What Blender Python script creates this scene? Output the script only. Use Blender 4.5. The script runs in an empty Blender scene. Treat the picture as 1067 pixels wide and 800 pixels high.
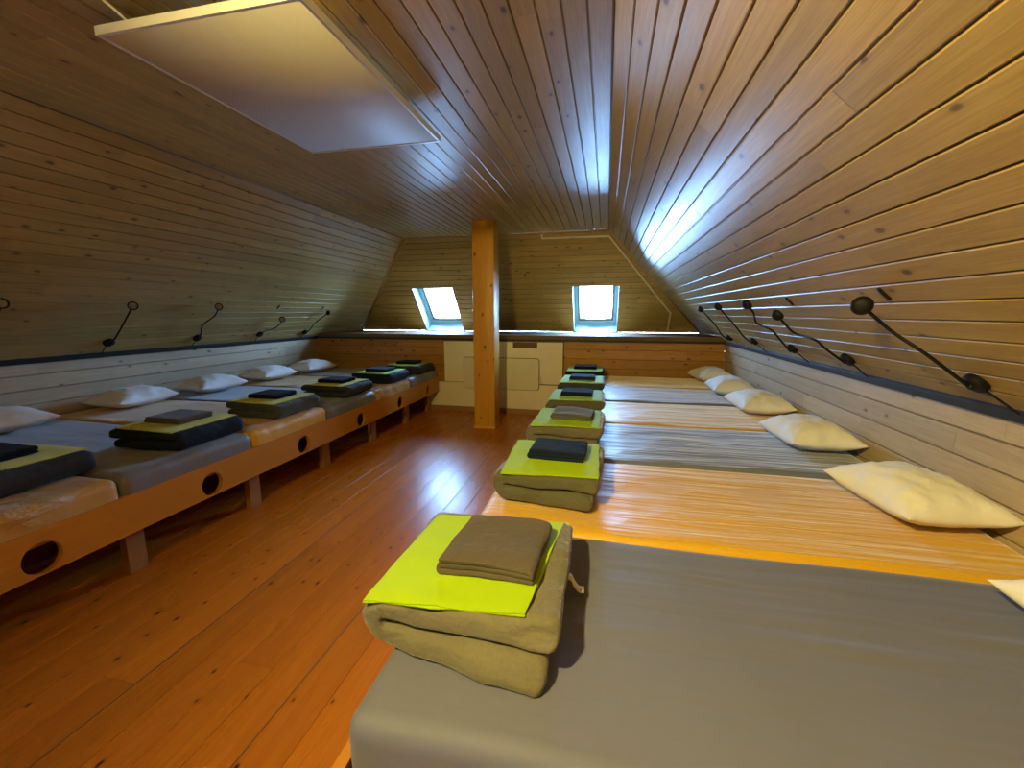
import bpy, bmesh, math, random
from mathutils import Vector, Matrix, noise

random.seed(7)
SC = bpy.context.scene
COL = SC.collection
PI = math.pi

# ------------------------------------------------------------------ room measures (metres)
CAM_Z, FPX, YAW, PITCH = 1.4577, 439.8, 0.2171, -0.1668
XL, XR = -4.477, 1.5105            # low side walls
XCL, XCR = -2.953, -0.013          # ceiling edges
ZR, ZC = 1.0838, 2.5395            # low wall height, ceiling height
YB = -1.7                          # gable behind
YC, YH, YK = 5.9635, 7.1036, 5.93  # ceiling end, foot of the hip, low far wall
ZL = 1.1433                        # ledge top
ZM = 0.617                         # mattress top
XBR, XBL = -0.508, -2.428          # aisle edges of the two bunks
PITCHB = 0.87

# ------------------------------------------------------------------ mesh helpers
class MB:
    """collects faces; build() links them as ONE mesh object"""
    def __init__(s):
        s.v, s.f, s.uv, s.r, s.mi = [], [], [], [], []
    def quad(s, pts, uvs=None, rnd=0.5, mi=0):
        b = len(s.v)
        s.v += [tuple(p) for p in pts]
        s.f.append(tuple(range(b, b + len(pts))))
        s.uv.append(uvs or [(0, 0)] * len(pts)); s.r.append(rnd); s.mi.append(mi)
    def box(s, lo, hi, axis=1, rnd=None, mi=0):
        """box with uv running along `axis`"""
        rnd = random.random() if rnd is None else rnd
        ou, ov = random.random() * 20, random.random() * 20
        x0, y0, z0 = lo; x1, y1, z1 = hi
        P = [Vector((x, y, z)) for x in (x0, x1) for y in (y0, y1) for z in (z0, z1)]
        for idx in ((0, 1, 3, 2), (4, 6, 7, 5), (0, 4, 5, 1), (2, 3, 7, 6), (0, 2, 6, 4), (1, 5, 7, 3)):
            pts = [P[i] for i in idx]
            n = (pts[1] - pts[0]).cross(pts[2] - pts[0]); na = max(range(3), key=lambda a: abs(n[a]))
            oth = [a for a in range(3) if a != axis and a != na]
            ax = axis if na != axis else [a for a in range(3) if a != na][0]
            oo = [a for a in range(3) if a != na and a != ax][0]
            s.quad(pts, [(p[ax] + ou, p[oo] + ov + na * .37) for p in pts], rnd, mi)
    def build(s, name, mats, parent=None, smooth=False, weld=False):
        me = bpy.data.meshes.new(name)
        me.from_pydata(s.v, [], s.f)
        uvl = me.uv_layers.new(name='UVMap')
        k = 0
        for u in s.uv:
            for q in u:
                uvl.data[k].uv = q; k += 1
        at = me.attributes.new('rnd', 'FLOAT', 'FACE')
        for i, r in enumerate(s.r): at.data[i].value = r
        for m in (mats if isinstance(mats, (list, tuple)) else [mats]): me.materials.append(m)
        for i, p in enumerate(me.polygons):
            p.material_index = s.mi[i]; p.use_smooth = smooth
        if weld:
            bm = bmesh.new(); bm.from_mesh(me); bmesh.ops.remove_doubles(bm, verts=bm.verts, dist=1e-5)
            bmesh.ops.recalc_face_normals(bm, faces=bm.faces); bm.to_mesh(me); bm.free()
        o = bpy.data.objects.new(name, me); COL.objects.link(o)
        if parent: o.parent = parent
        return o

def mesh_obj(name, verts, faces, mat, parent=None, smooth=True, loc=None, autosmooth=None):
    me = bpy.data.meshes.new(name)
    me.from_pydata([tuple(v) for v in verts], [], faces)
    bm = bmesh.new(); bm.from_mesh(me)
    bmesh.ops.remove_doubles(bm, verts=bm.verts, dist=1e-6)
    bmesh.ops.recalc_face_normals(bm, faces=bm.faces)
    if autosmooth:
        for e in bm.edges:
            if len(e.link_faces) == 2 and e.calc_face_angle() > autosmooth: e.smooth = False
    bm.to_mesh(me); bm.free()
    for p in me.polygons: p.use_smooth = smooth
    me.materials.append(mat)
    o = bpy.data.objects.new(name, me); COL.objects.link(o)
    if parent: o.parent = parent
    if loc: o.location = loc
    return o

def empty(name, loc=(0, 0, 0), rz=0.0):
    o = bpy.data.objects.new(name, None); COL.objects.link(o)
    o.empty_display_size = .1; o.location = loc; o.rotation_euler = (0, 0, rz)
    return o

def tag(o, label=None, cat=None, group=None, kind=None):
    if label: o['label'] = label
    if cat: o['category'] = cat
    if group: o['group'] = group
    if kind: o['kind'] = kind
    return o

def struct(o, label=None):
    o['kind'] = 'structure'
    if label: o['label'] = label
    return o

def tube(pts, rad, n=10):
    """verts, faces of a capped tube along pts; rad number or list"""
    V, F = [], []
    pts = [Vector(p) for p in pts]
    N = len(pts)
    up = Vector((0.3, 0.2, 1)).normalized()
    for i, p in enumerate(pts):
        t = (pts[min(i + 1, N - 1)] - pts[max(i - 1, 0)]).normalized()
        a = t.cross(up)
        if a.length < 1e-3: a = t.cross(Vector((1, 0, 0)))
        a.normalize(); b = t.cross(a)
        r = rad[i] if isinstance(rad, (list, tuple)) else rad
        for k in range(n):
            c = 2 * PI * k / n
            V.append(p + a * (r * math.cos(c)) + b * (r * math.sin(c)))
    for i in range(N - 1):
        for k in range(n):
            F.append((i * n + k, i * n + (k + 1) % n, (i + 1) * n + (k + 1) % n, (i + 1) * n + k))
    F.append(tuple(range(n))); F.append(tuple((N - 1) * n + k for k in range(n)))
    return V, F

def spline(ctrl, steps=8):
    """Catmull-Rom through the control points"""
    c = [Vector(p) for p in ctrl]
    c = [c[0] * 2 - c[1]] + c + [c[-1] * 2 - c[-2]]
    out = []
    for i in range(1, len(c) - 2):
        for s in range(steps):
            t = s / steps
            a, b, d, e = c[i - 1], c[i], c[i + 1], c[i + 2]
            out.append(.5 * ((2 * b) + (d - a) * t + (2 * a - 5 * b + 4 * d - e) * t * t + (3 * b - a - 3 * d + e) * t ** 3))
    out.append(c[-2])
    return out

def disc(center, axis, r, prof, n=24):
    """lathe: prof = [(radius, height)] about axis through center"""
    V, F = [], []
    ax = Vector(axis).normalized()
    a = ax.cross(Vector((0, 1, 0.1))).normalized(); b = ax.cross(a)
    for (rr, h) in prof:
        for k in range(n):
            c = 2 * PI * k / n
            V.append(Vector(center) + ax * h + (a * math.cos(c) + b * math.sin(c)) * rr)
    for i in range(len(prof) - 1):
        for k in range(n):
            F.append((i * n + k, i * n + (k + 1) % n, (i + 1) * n + (k + 1) % n, (i + 1) * n + k))
    F.append(tuple(range(n))); F.append(tuple((len(prof) - 1) * n + k for k in range(n)))
    return V, F

def axis_pts(L, r, n):
    """-L/2..L/2, dense in the rounded ends"""
    e = [r * (1 - math.cos(PI / 2 * i / 5)) for i in range(5)]
    mid = [r + (L - 2 * r) * i / n for i in range(n + 1)]
    full = e + mid + [L - q for q in reversed(e)]
    return [q - L / 2 for q in full]

def roundbox(lx, ly, lz, r, nx=8, ny=8, nz=2, fn=None):
    """box with all edges rounded to r; bottom at z=0; fn(x,y,z)->Vector displaces"""
    xs, ys, zs = axis_pts(lx, r, nx), axis_pts(ly, r, ny), axis_pts(lz, r, nz)
    V, F, D = [], [], {}
    def vid(i, j, k):
        key = (i, j, k)
        if key not in D:
            p = Vector((xs[i], ys[j], zs[k]))
            q = Vector((max(-lx/2 + r, min(lx/2 - r, p.x)), max(-ly/2 + r, min(ly/2 - r, p.y)), max(-lz/2 + r, min(lz/2 - r, p.z))))
            d = p - q
            if d.length > 1e-9:
                m = max(abs(d.x), abs(d.y), abs(d.z))
                # map the cube shell to a sphere shell
                w = q + d.normalized() * m
            else: w = p
            w = w + Vector((0, 0, lz / 2))
            if fn: w = fn(w)
            D[key] = len(V); V.append(w)
        return D[key]
    nX, nY, nZ = len(xs) - 1, len(ys) - 1, len(zs) - 1
    for i in range(nX):
        for j in range(nY):
            for k in (0, nZ): F.append((vid(i, j, k), vid(i+1, j, k), vid(i+1, j+1, k), vid(i, j+1, k)))
    for i in range(nX):
        for k in range(nZ):
            for j in (0, nY): F.append((vid(i, j, k), vid(i+1, j, k), vid(i+1, j, k+1), vid(i, j, k+1)))
    for j in range(nY):
        for k in range(nZ):
            for i in (0, nX): F.append((vid(i, j, k), vid(i, j+1, k), vid(i, j+1, k+1), vid(i, j, k+1)))
    return V, F

def fbm(x, y, z, s=1.0):
    return noise.fractal(Vector((x * s, y * s, z * s)), 1.0, 2.0, 3)

# ------------------------------------------------------------------ materials
def newmat(name):
    m = bpy.data.materials.new(name); m.use_nodes = True
    nt = m.node_tree; b = nt.nodes['Principled BSDF']
    return m, nt, b

def N(nt, t, **kw):
    n = nt.nodes.new(t)
    for k, v in kw.items():
        if k.startswith('i_'):
            key = k[2:]
            n.inputs[int(key) if key.isdigit() else key].default_value = v
        else: setattr(n, k, v)
    return n

def math_n(nt, op, a, b=None):
    n = nt.nodes.new('ShaderNodeMath'); n.operation = op
    for i, q in enumerate((a, b)):
        if q is None: continue
        if isinstance(q, (int, float)): n.inputs[i].default_value = q
        else: nt.links.new(q, n.inputs[i])
    return n.outputs[0]

def mixc(nt, fac, a, b, blend='MIX'):
    n = nt.nodes.new('ShaderNodeMix'); n.data_type = 'RGBA'; n.blend_type = blend
    for sock, q in ((n.inputs[0], fac), (n.inputs[6], a), (n.inputs[7], b)):
        if isinstance(q, (int, float)): sock.default_value = q
        elif isinstance(q, tuple): sock.default_value = (*q[:3], 1)
        else: nt.links.new(q, sock)
    return n.outputs[2]

def ramp(nt, fac, stops):
    n = nt.nodes.new('ShaderNodeValToRGB')
    el = n.color_ramp.elements
    while len(el) < len(stops): el.new(0.5)
    for e, (p, c) in zip(el, stops):
        e.position = p; e.color = (*c, 1) if len(c) == 3 else c
    nt.links.new(fac, n.inputs[0])
    return n.outputs[0]

def wood(name, light, dark, knot, rough=.35, spec=.5, coat=0.0, knots=.8, var=.35, bump=.15, grain=1.0, kscale=1.0):
    m, nt, b = newmat(name)
    uv = N(nt, 'ShaderNodeUVMap'); uv.uv_map = 'UVMap'
    def mapped(su, sv):
        mp = N(nt, 'ShaderNodeMapping'); mp.inputs['Scale'].default_value = (su, sv, 1)
        nt.links.new(uv.outputs[0], mp.inputs[0]); return mp.outputs[0]
    n1 = N(nt, 'ShaderNodeTexNoise', i_Scale=1.0, i_Detail=3.0, i_Distortion=1.2)
    nt.links.new(mapped(.8, 16), n1.inputs['Vector'])
    n2 = N(nt, 'ShaderNodeTexNoise', i_Scale=1.0, i_Detail=3.0, i_Roughness=.7)
    nt.links.new(mapped(5, 160), n2.inputs['Vector'])
    n3 = N(nt, 'ShaderNodeTexNoise', i_Scale=1.0, i_Detail=2.0)
    nt.links.new(mapped(1.7, 5), n3.inputs['Vector'])
    rnd = N(nt, 'ShaderNodeAttribute'); rnd.attribute_name = 'rnd'
    rings = ramp(nt, n1.outputs[0], [(.38, (0, 0, 0)), (.5, (1, 1, 1)), (.56, (.35, .35, .35)), (.66, (1, 1, 1))])
    c = mixc(nt, math_n(nt, 'MULTIPLY', rings, .55 * grain), light, dark)
    c = mixc(nt, math_n(nt, 'MULTIPLY', n3.outputs[0], .35), c, dark)
    f2 = ramp(nt, n2.outputs[0], [(.3, (.72, .72, .72)), (.62, (1.08, 1.08, 1.08))])
    c = mixc(nt, .55 * grain, c, f2, 'MULTIPLY')
    # knots
    vo = N(nt, 'ShaderNodeTexVoronoi', i_Scale=1.0); vo.voronoi_dimensions = '2D'
    nt.links.new(mapped(5.5 * kscale, 10 * kscale), vo.inputs['Vector'])
    sep = N(nt, 'ShaderNodeSeparateColor'); nt.links.new(vo.outputs['Color'], sep.inputs[0])
    sel = math_n(nt, 'GREATER_THAN', sep.outputs[0], knots)
    size = math_n(nt, 'MULTIPLY', sep.outputs[1], .06)
    dd = math_n(nt, 'SUBTRACT', vo.outputs['Distance'], size)
    core = ramp(nt, dd, [(.0, (1, 1, 1)), (.05, (.75, .75, .75)), (.09, (.16, .16, .16)), (.2, (0, 0, 0))])
    kf = math_n(nt, 'MULTIPLY', core, sel)
    c = mixc(nt, kf, c, knot)
    # board to board
    v = math_n(nt, 'ADD', math_n(nt, 'MULTIPLY', rnd.outputs['Fac'], var), 1 - var * .55)
    hs = N(nt, 'ShaderNodeHueSaturation'); nt.links.new(c, hs.inputs['Color']); nt.links.new(v, hs.inputs['Value'])
    nt.links.new(hs.outputs[0], b.inputs['Base Color'])
    rr = math_n(nt, 'ADD', math_n(nt, 'MULTIPLY', n3.outputs[0], .12), rough - .06)
    nt.links.new(rr, b.inputs['Roughness'])
    b.inputs['Specular IOR Level'].default_value = spec
    b.inputs['Coat Weight'].default_value = coat; b.inputs['Coat Roughness'].default_value = .12
    h = math_n(nt, 'ADD', math_n(nt, 'MULTIPLY', n2.outputs[0], .35), math_n(nt, 'MULTIPLY', n3.outputs[0], 1.2))
    bp = N(nt, 'ShaderNodeBump', i_Strength=bump, i_Distance=.01)
    nt.links.new(h, bp.inputs['Height']); nt.links.new(bp.outputs[0], b.inputs['Normal'])
    return m

def plain(name, col, rough=.5, spec=.5, metal=0.0, bump=0.0, bscale=200, var=.0):
    m, nt, b = newmat(name)
    b.inputs['Base Color'].default_value = (*col, 1)
    b.inputs['Roughness'].default_value = rough
    b.inputs['Specular IOR Level'].default_value = spec
    b.inputs['Metallic'].default_value = metal
    tc = N(nt, 'ShaderNodeTexCoord')
    n = N(nt, 'ShaderNodeTexNoise', i_Scale=float(bscale), i_Detail=3.0)
    nt.links.new(tc.outputs['Object'], n.inputs['Vector'])
    if var:
        c = mixc(nt, n.outputs[0], tuple(q * (1 - var) for q in col), tuple(min(1, q * (1 + var)) for q in col))
        nt.links.new(c, b.inputs['Base Color'])
    if bump:
        bp = N(nt, 'ShaderNodeBump', i_Strength=bump, i_Distance=.004)
        nt.links.new(n.outputs[0], bp.inputs['Height']); nt.links.new(bp.outputs[0], b.inputs['Normal'])
    return m

def cloth(name, col, rough=.7, sheen=.3, wr=(3, 3, 3), wstr=.3, wdist=.02, weave=.15, spec=.3, mott=.12, wscale=400, sheencol=(1, 1, 1), patch=0):
    """fabric: a fine weave plus soft creases (noise stretched by wr)"""
    m, nt, b = newmat(name)
    tc = N(nt, 'ShaderNodeTexCoord')
    mp = N(nt, 'ShaderNodeMapping'); mp.inputs['Scale'].default_value = wr
    nt.links.new(tc.outputs['Object'], mp.inputs[0])
    n1 = N(nt, 'ShaderNodeTexNoise', i_Scale=1.0, i_Detail=4.0, i_Distortion=.4)
    nt.links.new(mp.outputs[0], n1.inputs['Vector'])
    n2 = N(nt, 'ShaderNodeTexNoise', i_Scale=float(wscale), i_Detail=2.0)
    nt.links.new(tc.outputs['Object'], n2.inputs['Vector'])
    n3 = N(nt, 'ShaderNodeTexNoise', i_Scale=5.0, i_Detail=3.0)
    nt.links.new(tc.outputs['Object'], n3.inputs['Vector'])
    c = mixc(nt, n3.outputs[0], tuple(q * (1 - mott) for q in col), tuple(min(1, q * (1 + mott)) for q in col))
    c = mixc(nt, math_n(nt, 'MULTIPLY', n2.outputs[0], mott * 2), c, tuple(q * .6 for q in col))
    nt.links.new(c, b.inputs['Base Color'])
    b.inputs['Roughness'].default_value = rough
    b.inputs['Specular IOR Level'].default_value = spec
    b.inputs['Sheen Weight'].default_value = sheen
    b.inputs['Sheen Roughness'].default_value = .4
    b.inputs['Sheen Tint'].default_value = (*sheencol, 1)
    b1 = N(nt, 'ShaderNodeBump', i_Strength=wstr, i_Distance=wdist)
    hgt = n1.outputs[0]
    if patch:
        n4 = N(nt, 'ShaderNodeTexNoise', i_Scale=2.2, i_Detail=2.0)
        nt.links.new(tc.outputs['Object'], n4.inputs['Vector'])
        hgt = math_n(nt, 'MULTIPLY', n1.outputs[0], ramp(nt, n4.outputs[0], [(patch, (0, 0, 0)), (patch + .16, (1, 1, 1))]))
    nt.links.new(hgt, b1.inputs['Height'])
    b2 = N(nt, 'ShaderNodeBump', i_Strength=weave, i_Distance=.002)
    nt.links.new(n2.outputs[0], b2.inputs['Height']); nt.links.new(b1.outputs[0], b2.inputs['Normal'])
    nt.links.new(b2.outputs[0], b.inputs['Normal'])
    return m

PINE_L, PINE_D, KNOT = (.47, .325, .110), (.35, .22, .063), (.12, .065, .025)
M = dict(
    slope=wood('lacquered_pine_boards', PINE_L, PINE_D, KNOT, rough=.37, spec=.4, coat=.0, knots=.80, var=.25, grain=1.25),
    ceil=wood('ceiling_pine_boards', (.50, .355, .110), (.38, .245, .062), KNOT, rough=.37, spec=.4, coat=.0, knots=.86, var=.3),
    low=wood('low_wall_pine_boards', (.52, .40, .25), (.41, .30, .165), KNOT, rough=.42, spec=.4, knots=.84, var=.25),
    knee=wood('orange_pine_boards', (.50, .245, .032), (.34, .135, .015), (.10, .03, .01), rough=.35, spec=.45, knots=.7, var=.25),
    floor=wood('varnished_floor_boards', (.56, .185, .014), (.40, .11, .008), (.06, .016, .006), rough=.28, spec=.22, coat=.0, knots=.82, var=.22, kscale=1.5, grain=.8, bump=.12),
    board=wood('bunk_board_pine', (.52, .215, .018), (.43, .155, .010), (.2, .07, .02), rough=.38, spec=.45, knots=.95, var=.12, grain=.6),
    leg=wood('bunk_leg_pine', (.42, .2, .06), (.3, .13, .035), (.1, .04, .01), rough=.5, knots=.95, var=.2),
    post=wood('post_timber', (.66, .34, .04), (.52, .23, .02), (.09, .03, .01), rough=.42, spec=.3, knots=.72, var=.1),
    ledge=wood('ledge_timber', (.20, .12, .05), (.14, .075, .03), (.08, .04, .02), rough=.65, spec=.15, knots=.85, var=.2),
    trimw=wood('edge_bead_pine', (.40, .22, .07), (.28, .14, .04), (.08, .04, .02), rough=.45, knots=.95, var=.1),
    railb=plain('black_batten', (.010, .010, .011), .6, .3, bump=.1, bscale=90),
    rail=plain('dark_batten', (.020, .022, .027), .5, .4, bump=.1, bscale=90),
    black=plain('black_plastic', (.006, .006, .0065), .6, .25, bump=.05, bscale=300),
    lens=plain('pale_lens', (.30, .26, .19), .35, .5),
    cream=plain('cream_board', (.82, .73, .50), .45, .4, var=.05, bscale=6),
    creamd=plain('cream_hatch_board', (.74, .67, .46), .4, .4, var=.04, bscale=6),
    shade=plain('brown_edge', (.10, .06, .025), .6, .3),
    white=plain('sky_tinted_white_paint', (.40, .66, .74), .4, .5),  # white paint with the blue of the sky light put into it
    sash=plain('grey_sash', (.14, .16, .17), .4, .5),
    metal=plain('grey_metal', (.45, .47, .48), .35, .5, metal=.6),
    panel=plain('heater_face', (.60, .58, .54), .55, .4, bump=.12, bscale=500, var=.03),
    alu=plain('heater_frame', (.78, .76, .70), .35, .5, metal=.15),
    duct=plain('off_white_duct', (.70, .62, .46), .45, .4),
    cable=plain('white_cable', (.75, .72, .66), .5, .4),
    pillow=cloth('pillow_cotton', (.82, .80, .76), .75, .15, wr=(7, 7, 9), wstr=.35, wdist=.02, weave=.08, spec=.3, mott=.03),
    grey=cloth('grey_sheet', (.155, .172, .24), .46, .7, wr=(1.5, 20, 3), wstr=.8, patch=.30, wdist=.02, weave=.1, spec=.5, mott=.06),  # blue cast of the sky light mixed into the grey
    smooth=cloth('smooth_grey_sheet', (.14, .147, .215), .62, .25, wr=(2.2, 22, 3), wstr=.18, wdist=.02, weave=.1, spec=.22, mott=.05, patch=.56),
    lgrey=cloth('grey_sheet_soft', (.16, .155, .165), .5, .4, wr=(3, 9, 6), wstr=.4, wdist=.02, weave=.1, spec=.4, mott=.06, patch=.46),
    lorange=cloth('orange_sheet_soft', (.62, .34, .03), .5, .3, wr=(9, 7, 12), wstr=.8, wdist=.02, weave=.1, spec=.4, mott=.05, patch=.42),
    orange=cloth('orange_sheet', (.68, .38, .016), .46, .7, wr=(1.5, 20, 3), wstr=.9, patch=.30, wdist=.02, weave=.1, spec=.5, mott=.05),
    tan=cloth('tan_sheet', (.50, .30, .075), .50, .25, wr=(9, 7, 12), wstr=1.0, patch=.42, wdist=.06, weave=.1, spec=.5, mott=.05),
    lime=cloth('lime_sheet_cotton', (.33, .50, .005), .8, .1, wr=(5, 5, 5), wstr=.15, wdist=.02, weave=.1, spec=.2, mott=.04, sheencol=(.8, 1, .3)),
    pale=cloth('lime_sheet_yellower', (.58, .62, .10), .8, .1, wr=(5, 5, 5), wstr=.15, wdist=.02, weave=.1, spec=.2, mott=.04),  # lime turned yellower to offset the blue daylight falling on it
    mint=cloth('lime_sheet_bluish_lit', (.36, .60, .08), .8, .1, wr=(5, 5, 5), wstr=.15, wdist=.02, weave=.1, spec=.2, mott=.04, sheencol=(.8, 1, .6)),  # same lime, bluish window light put into its colour
    tagw=plain('woven_tag', (.75, .68, .5), .7, .2, bump=.1),
)
BLK = {k: cloth('plush_' + k, c, .85, s, wr=(11, 11, 16), wstr=.6, wdist=.03, weave=.5, spec=.15, mott=.28, wscale=120, sheencol=(1, .95, .8))
       for k, c, s in (('beige', (.165, .150, .095), .45), ('olive', (.105, .10, .058), .45), ('taupe', (.14, .125, .085), .45),
                       ('charcoal', (.030, .033, .040), .08), ('navy', (.010, .014, .026), .05), ('slate', (.055, .062, .055), .3))}
TOW = {k: cloth('terry_' + k, c, .95, .15 if c[0] > .05 else .03, wr=(16, 16, 16), wstr=.45, wdist=.02, weave=.8, spec=.06, mott=.25, wscale=260)
       for k, c in (('brown', (.105, .085, .06)), ('navy', (.012, .02, .045)), ('grey', (.12, .115, .105)), ('black', (.012, .013, .018)), ('blue', (.02, .035, .09)))}

# ------------------------------------------------------------------ boarded surfaces
def boards(mb, org, U, V, Nn, vlen, width, urange, t=.014, ch=.0036, gap=.0028, joint=(1.6, 3.6), cuts=(), tilt=.0006, mi=0):
    """boards running along U, stacked along V, faces towards Nn. urange(v)->(u0,u1).
    cuts: rectangles (u0,u1,v0,v1) left open."""
    org, U, V, Nn = Vector(org), Vector(U).normalized(), Vector(V).normalized(), Vector(Nn).normalized()
    P = lambda u, v, h: org + U * u + V * v + Nn * h
    n = int(math.ceil(vlen / width - 1e-6))
    for i in range(n):
        v0, v1 = i * width, min((i + 1) * width, vlen)
        if v1 - v0 < .004: continue
        brk = sorted({v0, v1} | {c for q in cuts for c in q[2:] if v0 + 1e-4 < c < v1 - 1e-4})
        # piece joints shared over the full board
        a0, a1 = urange(v0); b0, b1 = urange(v1)
        lo, hi = min(a0, b0), max(a1, b1)
        js = []; u = lo + random.random() * joint[1]
        while u < hi - .15:
            js.append(u); u += random.uniform(*joint)
        seeds = [(random.random(), random.random() * 30, random.random() * 30, random.uniform(-tilt, tilt)) for _ in range(len(js) + 1)]
        for s0, s1 in zip(brk[:-1], brk[1:]):
            ints = [(lo, hi)]
            for q in cuts:
                if q[2] < s1 - 1e-5 and q[3] > s0 + 1e-5:
                    nn = []
                    for (x, y) in ints:
                        if q[0] > x: nn.append((x, min(y, q[0])))
                        if q[1] < y: nn.append((max(x, q[1]), y))
                    ints = [k for k in nn if k[1] - k[0] > 1e-4]
            cl = lambda u, v: max(urange(v)[0], min(urange(v)[1], u))
            for (x, y) in ints:
                # backing
                bk = [P(cl(x, s0), s0, -t), P(cl(y, s0), s0, -t), P(cl(y, s1), s1, -t), P(cl(x, s1), s1, -t)]
                mb.quad(bk, None, .1, mi)
                ed = [x] + [j for j in js if x < j < y] + [y]
                for k, (p, q) in enumerate(zip(ed[:-1], ed[1:])):
                    ip = sum(1 for j in js if j <= p + 1e-6)
                    rnd, ou, ov, tl = seeds[ip]
                    pa = p + (.0008 if k else 0); qa = q - (.0008 if k < len(ed) - 2 else 0)
                    c0 = ch if abs(s0 - v0) < 1e-6 else 0
                    c1 = ch if abs(s1 - v1) < 1e-6 else 0
                    g0 = gap if c0 else 0; g1 = gap if c1 else 0
                    prof = []
                    if c0: prof += [(s0 + g0, -t), (s0 + g0, -c0)]
                    prof += [(s0 + g0 + c0, -tl), (s1 - g1 - c1, tl)]
                    if c1: prof += [(s1 - g1, -c1), (s1 - g1, -t)]
                    for (va, ha), (vb, hb) in zip(prof[:-1], prof[1:]):
                        pts = [P(cl(pa, va), va, ha), P(cl(qa, va), va, ha), P(cl(qa, vb), vb, hb), P(cl(pa, vb), vb, hb)]
                        uv = [(cl(pa, va) + ou, va - v0 + ov), (cl(qa, va) + ou, va - v0 + ov), (cl(qa, vb) + ou, vb - v0 + ov), (cl(pa, vb) + ou, vb - v0 + ov)]
                        mb.quad(pts, uv, rnd, mi)

hipY = lambda z: YC + (ZC - z) * (YH - YC) / (ZC - ZL)
RISE = ZC - ZR
SLEN = math.hypot(XR - XCR, RISE)

# ceiling
mb = MB()
boards(mb, (XCL, 0, ZC), (0, 1, 0), (1, 0, 0), (0, 0, -1), XCR - XCL, .0919, lambda v: (YB, YC + .03))
struct(mb.build('ceiling', M['ceil']), 'flat strip of lacquered pine boards between the two roof slopes')
# right slope (v runs from the ceiling edge down)
mb = MB(); dn = Vector((XR - XCR, 0, -RISE)).normalized()
boards(mb, (XCR, 0, ZC), (0, 1, 0), dn, (-RISE, 0, -(XR - XCR)), SLEN, .0945, lambda v: (YB, hipY(ZC - v * RISE / SLEN) + .03))
struct(mb.build('wall_right_slope', M['slope']), 'right roof slope lined with yellow pine boards')
# left slope
mb = MB(); SL2 = math.hypot(XL - XCL, RISE); dl = Vector((XL - XCL, 0, -RISE)).normalized()
boards(mb, (XCL, 0, ZC), (0, 1, 0), dl, (RISE, 0, -(XCL - XL)), SL2, .0915, lambda v: (YB, hipY(ZC - v * RISE / SL2) + .03), ch=.0016)
struct(mb.build('wall_left_slope', M['slope']), 'left roof slope lined with pine boards')
# low side walls
mb = MB()
boards(mb, (XR, 0, ZR), (0, 1, 0), (0, 0, -1), (-1, 0, 0), ZR, .118, lambda v: (YB, YK + .02), joint=(.5, 1.5))
struct(mb.build('wall_right', M['low']), 'low right wall of pale pine boards behind the pillows')
mb = MB()
boards(mb, (XL, 0, ZR), (0, 1, 0), (0, 0, -1), (1, 0, 0), ZR, .118, lambda v: (YB, YK + .02), joint=(.9, 2.2))
struct(mb.build('wall_left', M['low']), 'low left wall of pale pine boards behind the pillows')
# the slopes run on beside the ledge, and the low gables of the eaves there
# hip wall with the two roof-window openings
hs = Vector((0, YH - YC, ZL - ZC)); HL = hs.length; hd = hs.normalized()
hn = Vector((0, -(ZC - ZL), -(YH - YC))).normalized()
kx = lambda v: (v / HL) * (ZC - ZL) / RISE
hx = lambda v: (XCL + (XL - XCL) * kx(v) - .03, XCR + (XR - XCR) * kx(v) + .03)
WIN = ((-3.115, -2.425), (-.512, .170))
V_TOP = (ZC - 1.845) / (ZC - ZL) * HL
V_BOT = HL - .006
CUTS = [(a, b, V_TOP, V_BOT) for a, b in WIN]
mb = MB()
boards(mb, (0, YC, ZC), (1, 0, 0), hd, hn, HL, .0935, hx, joint=(1.2, 3.2), cuts=CUTS)
struct(mb.build('wall_far_slope', M['slope']), 'sloping far wall of pine boards holding the two roof windows')
# rear gable behind the camera
mb = MB()
boards(mb, (0, YB, 0), (1, 0, 0), (0, 0, 1), (0, 1, 0), ZC, .0945,
       lambda v: (XL, XR) if v <= ZR else (XL + (XCL - XL) * (v - ZR) / RISE, XR + (XCR - XR) * (v - ZR) / RISE))
struct(mb.build('wall_rear', M['slope']), 'pine boarded gable wall at the near end')

# floor
mb = MB()
boards(mb, (-1.78 - 17 * .16, 0, 0), (0, 1, 0), (1, 0, 0), (0, 0, 1), 38 * .16, .16, lambda v: (YB, YK + .03), t=.01, ch=.0012, gap=.0006, joint=(2.2, 4.2), tilt=.0004)
struct(mb.build('floor', M['floor']), 'varnished orange pine floor boards')
# two wider shrinkage gaps in the floor
for i, x in enumerate((-1.78, -1.14)):
    mb = MB(); mb.box((x - .0026, YB, -.004), (x + .0026, YK, .0009), rnd=.1)
    struct(mb.build('trim_%d' % (20 + i), M['shade']), 'dark gap between two floor boards')

# far low wall: orange pine boards left and right, cream boards between
mb = MB()
boards(mb, (0, YK, ZR), (1, 0, 0), (0, 0, -1), (0, -1, 0), .64, .128, lambda v: (XL, -2.34), joint=(1.5, 3.0))
boards(mb, (0, YK, ZR), (1, 0, 0), (0, 0, -1), (0, -1, 0), .64, .128, lambda v: (-.572, XR), joint=(1.5, 3.0))
mb.quad([(XL, YK + .02, 0), (XR, YK + .02, 0), (XR, YK + .02, ZR + .04), (XL, YK + .02, ZR + .04)], None, .2)
mb.quad([(XL - .1, YK + .03, ZR - .02), (XR + .1, YK + .03, ZR - .02), (XR + .1, YK + .03, -.02), (XL - .1, YK + .03, -.02)], None, .2)
struct(mb.build('wall_far', M['knee']), 'low far wall of knotty orange pine boards')
mb = MB(); mb.box((-2.34, YK - .012, .445), (-.576, YK + .018, 1.048), axis=0)
struct(mb.build('wall_far_upper_board', M['cream']), 'cream painted board under the ledge')
mb = MB(); mb.box((-2.60, YK - .020, .075), (-.40, YK + .018, .437), axis=0)
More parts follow.
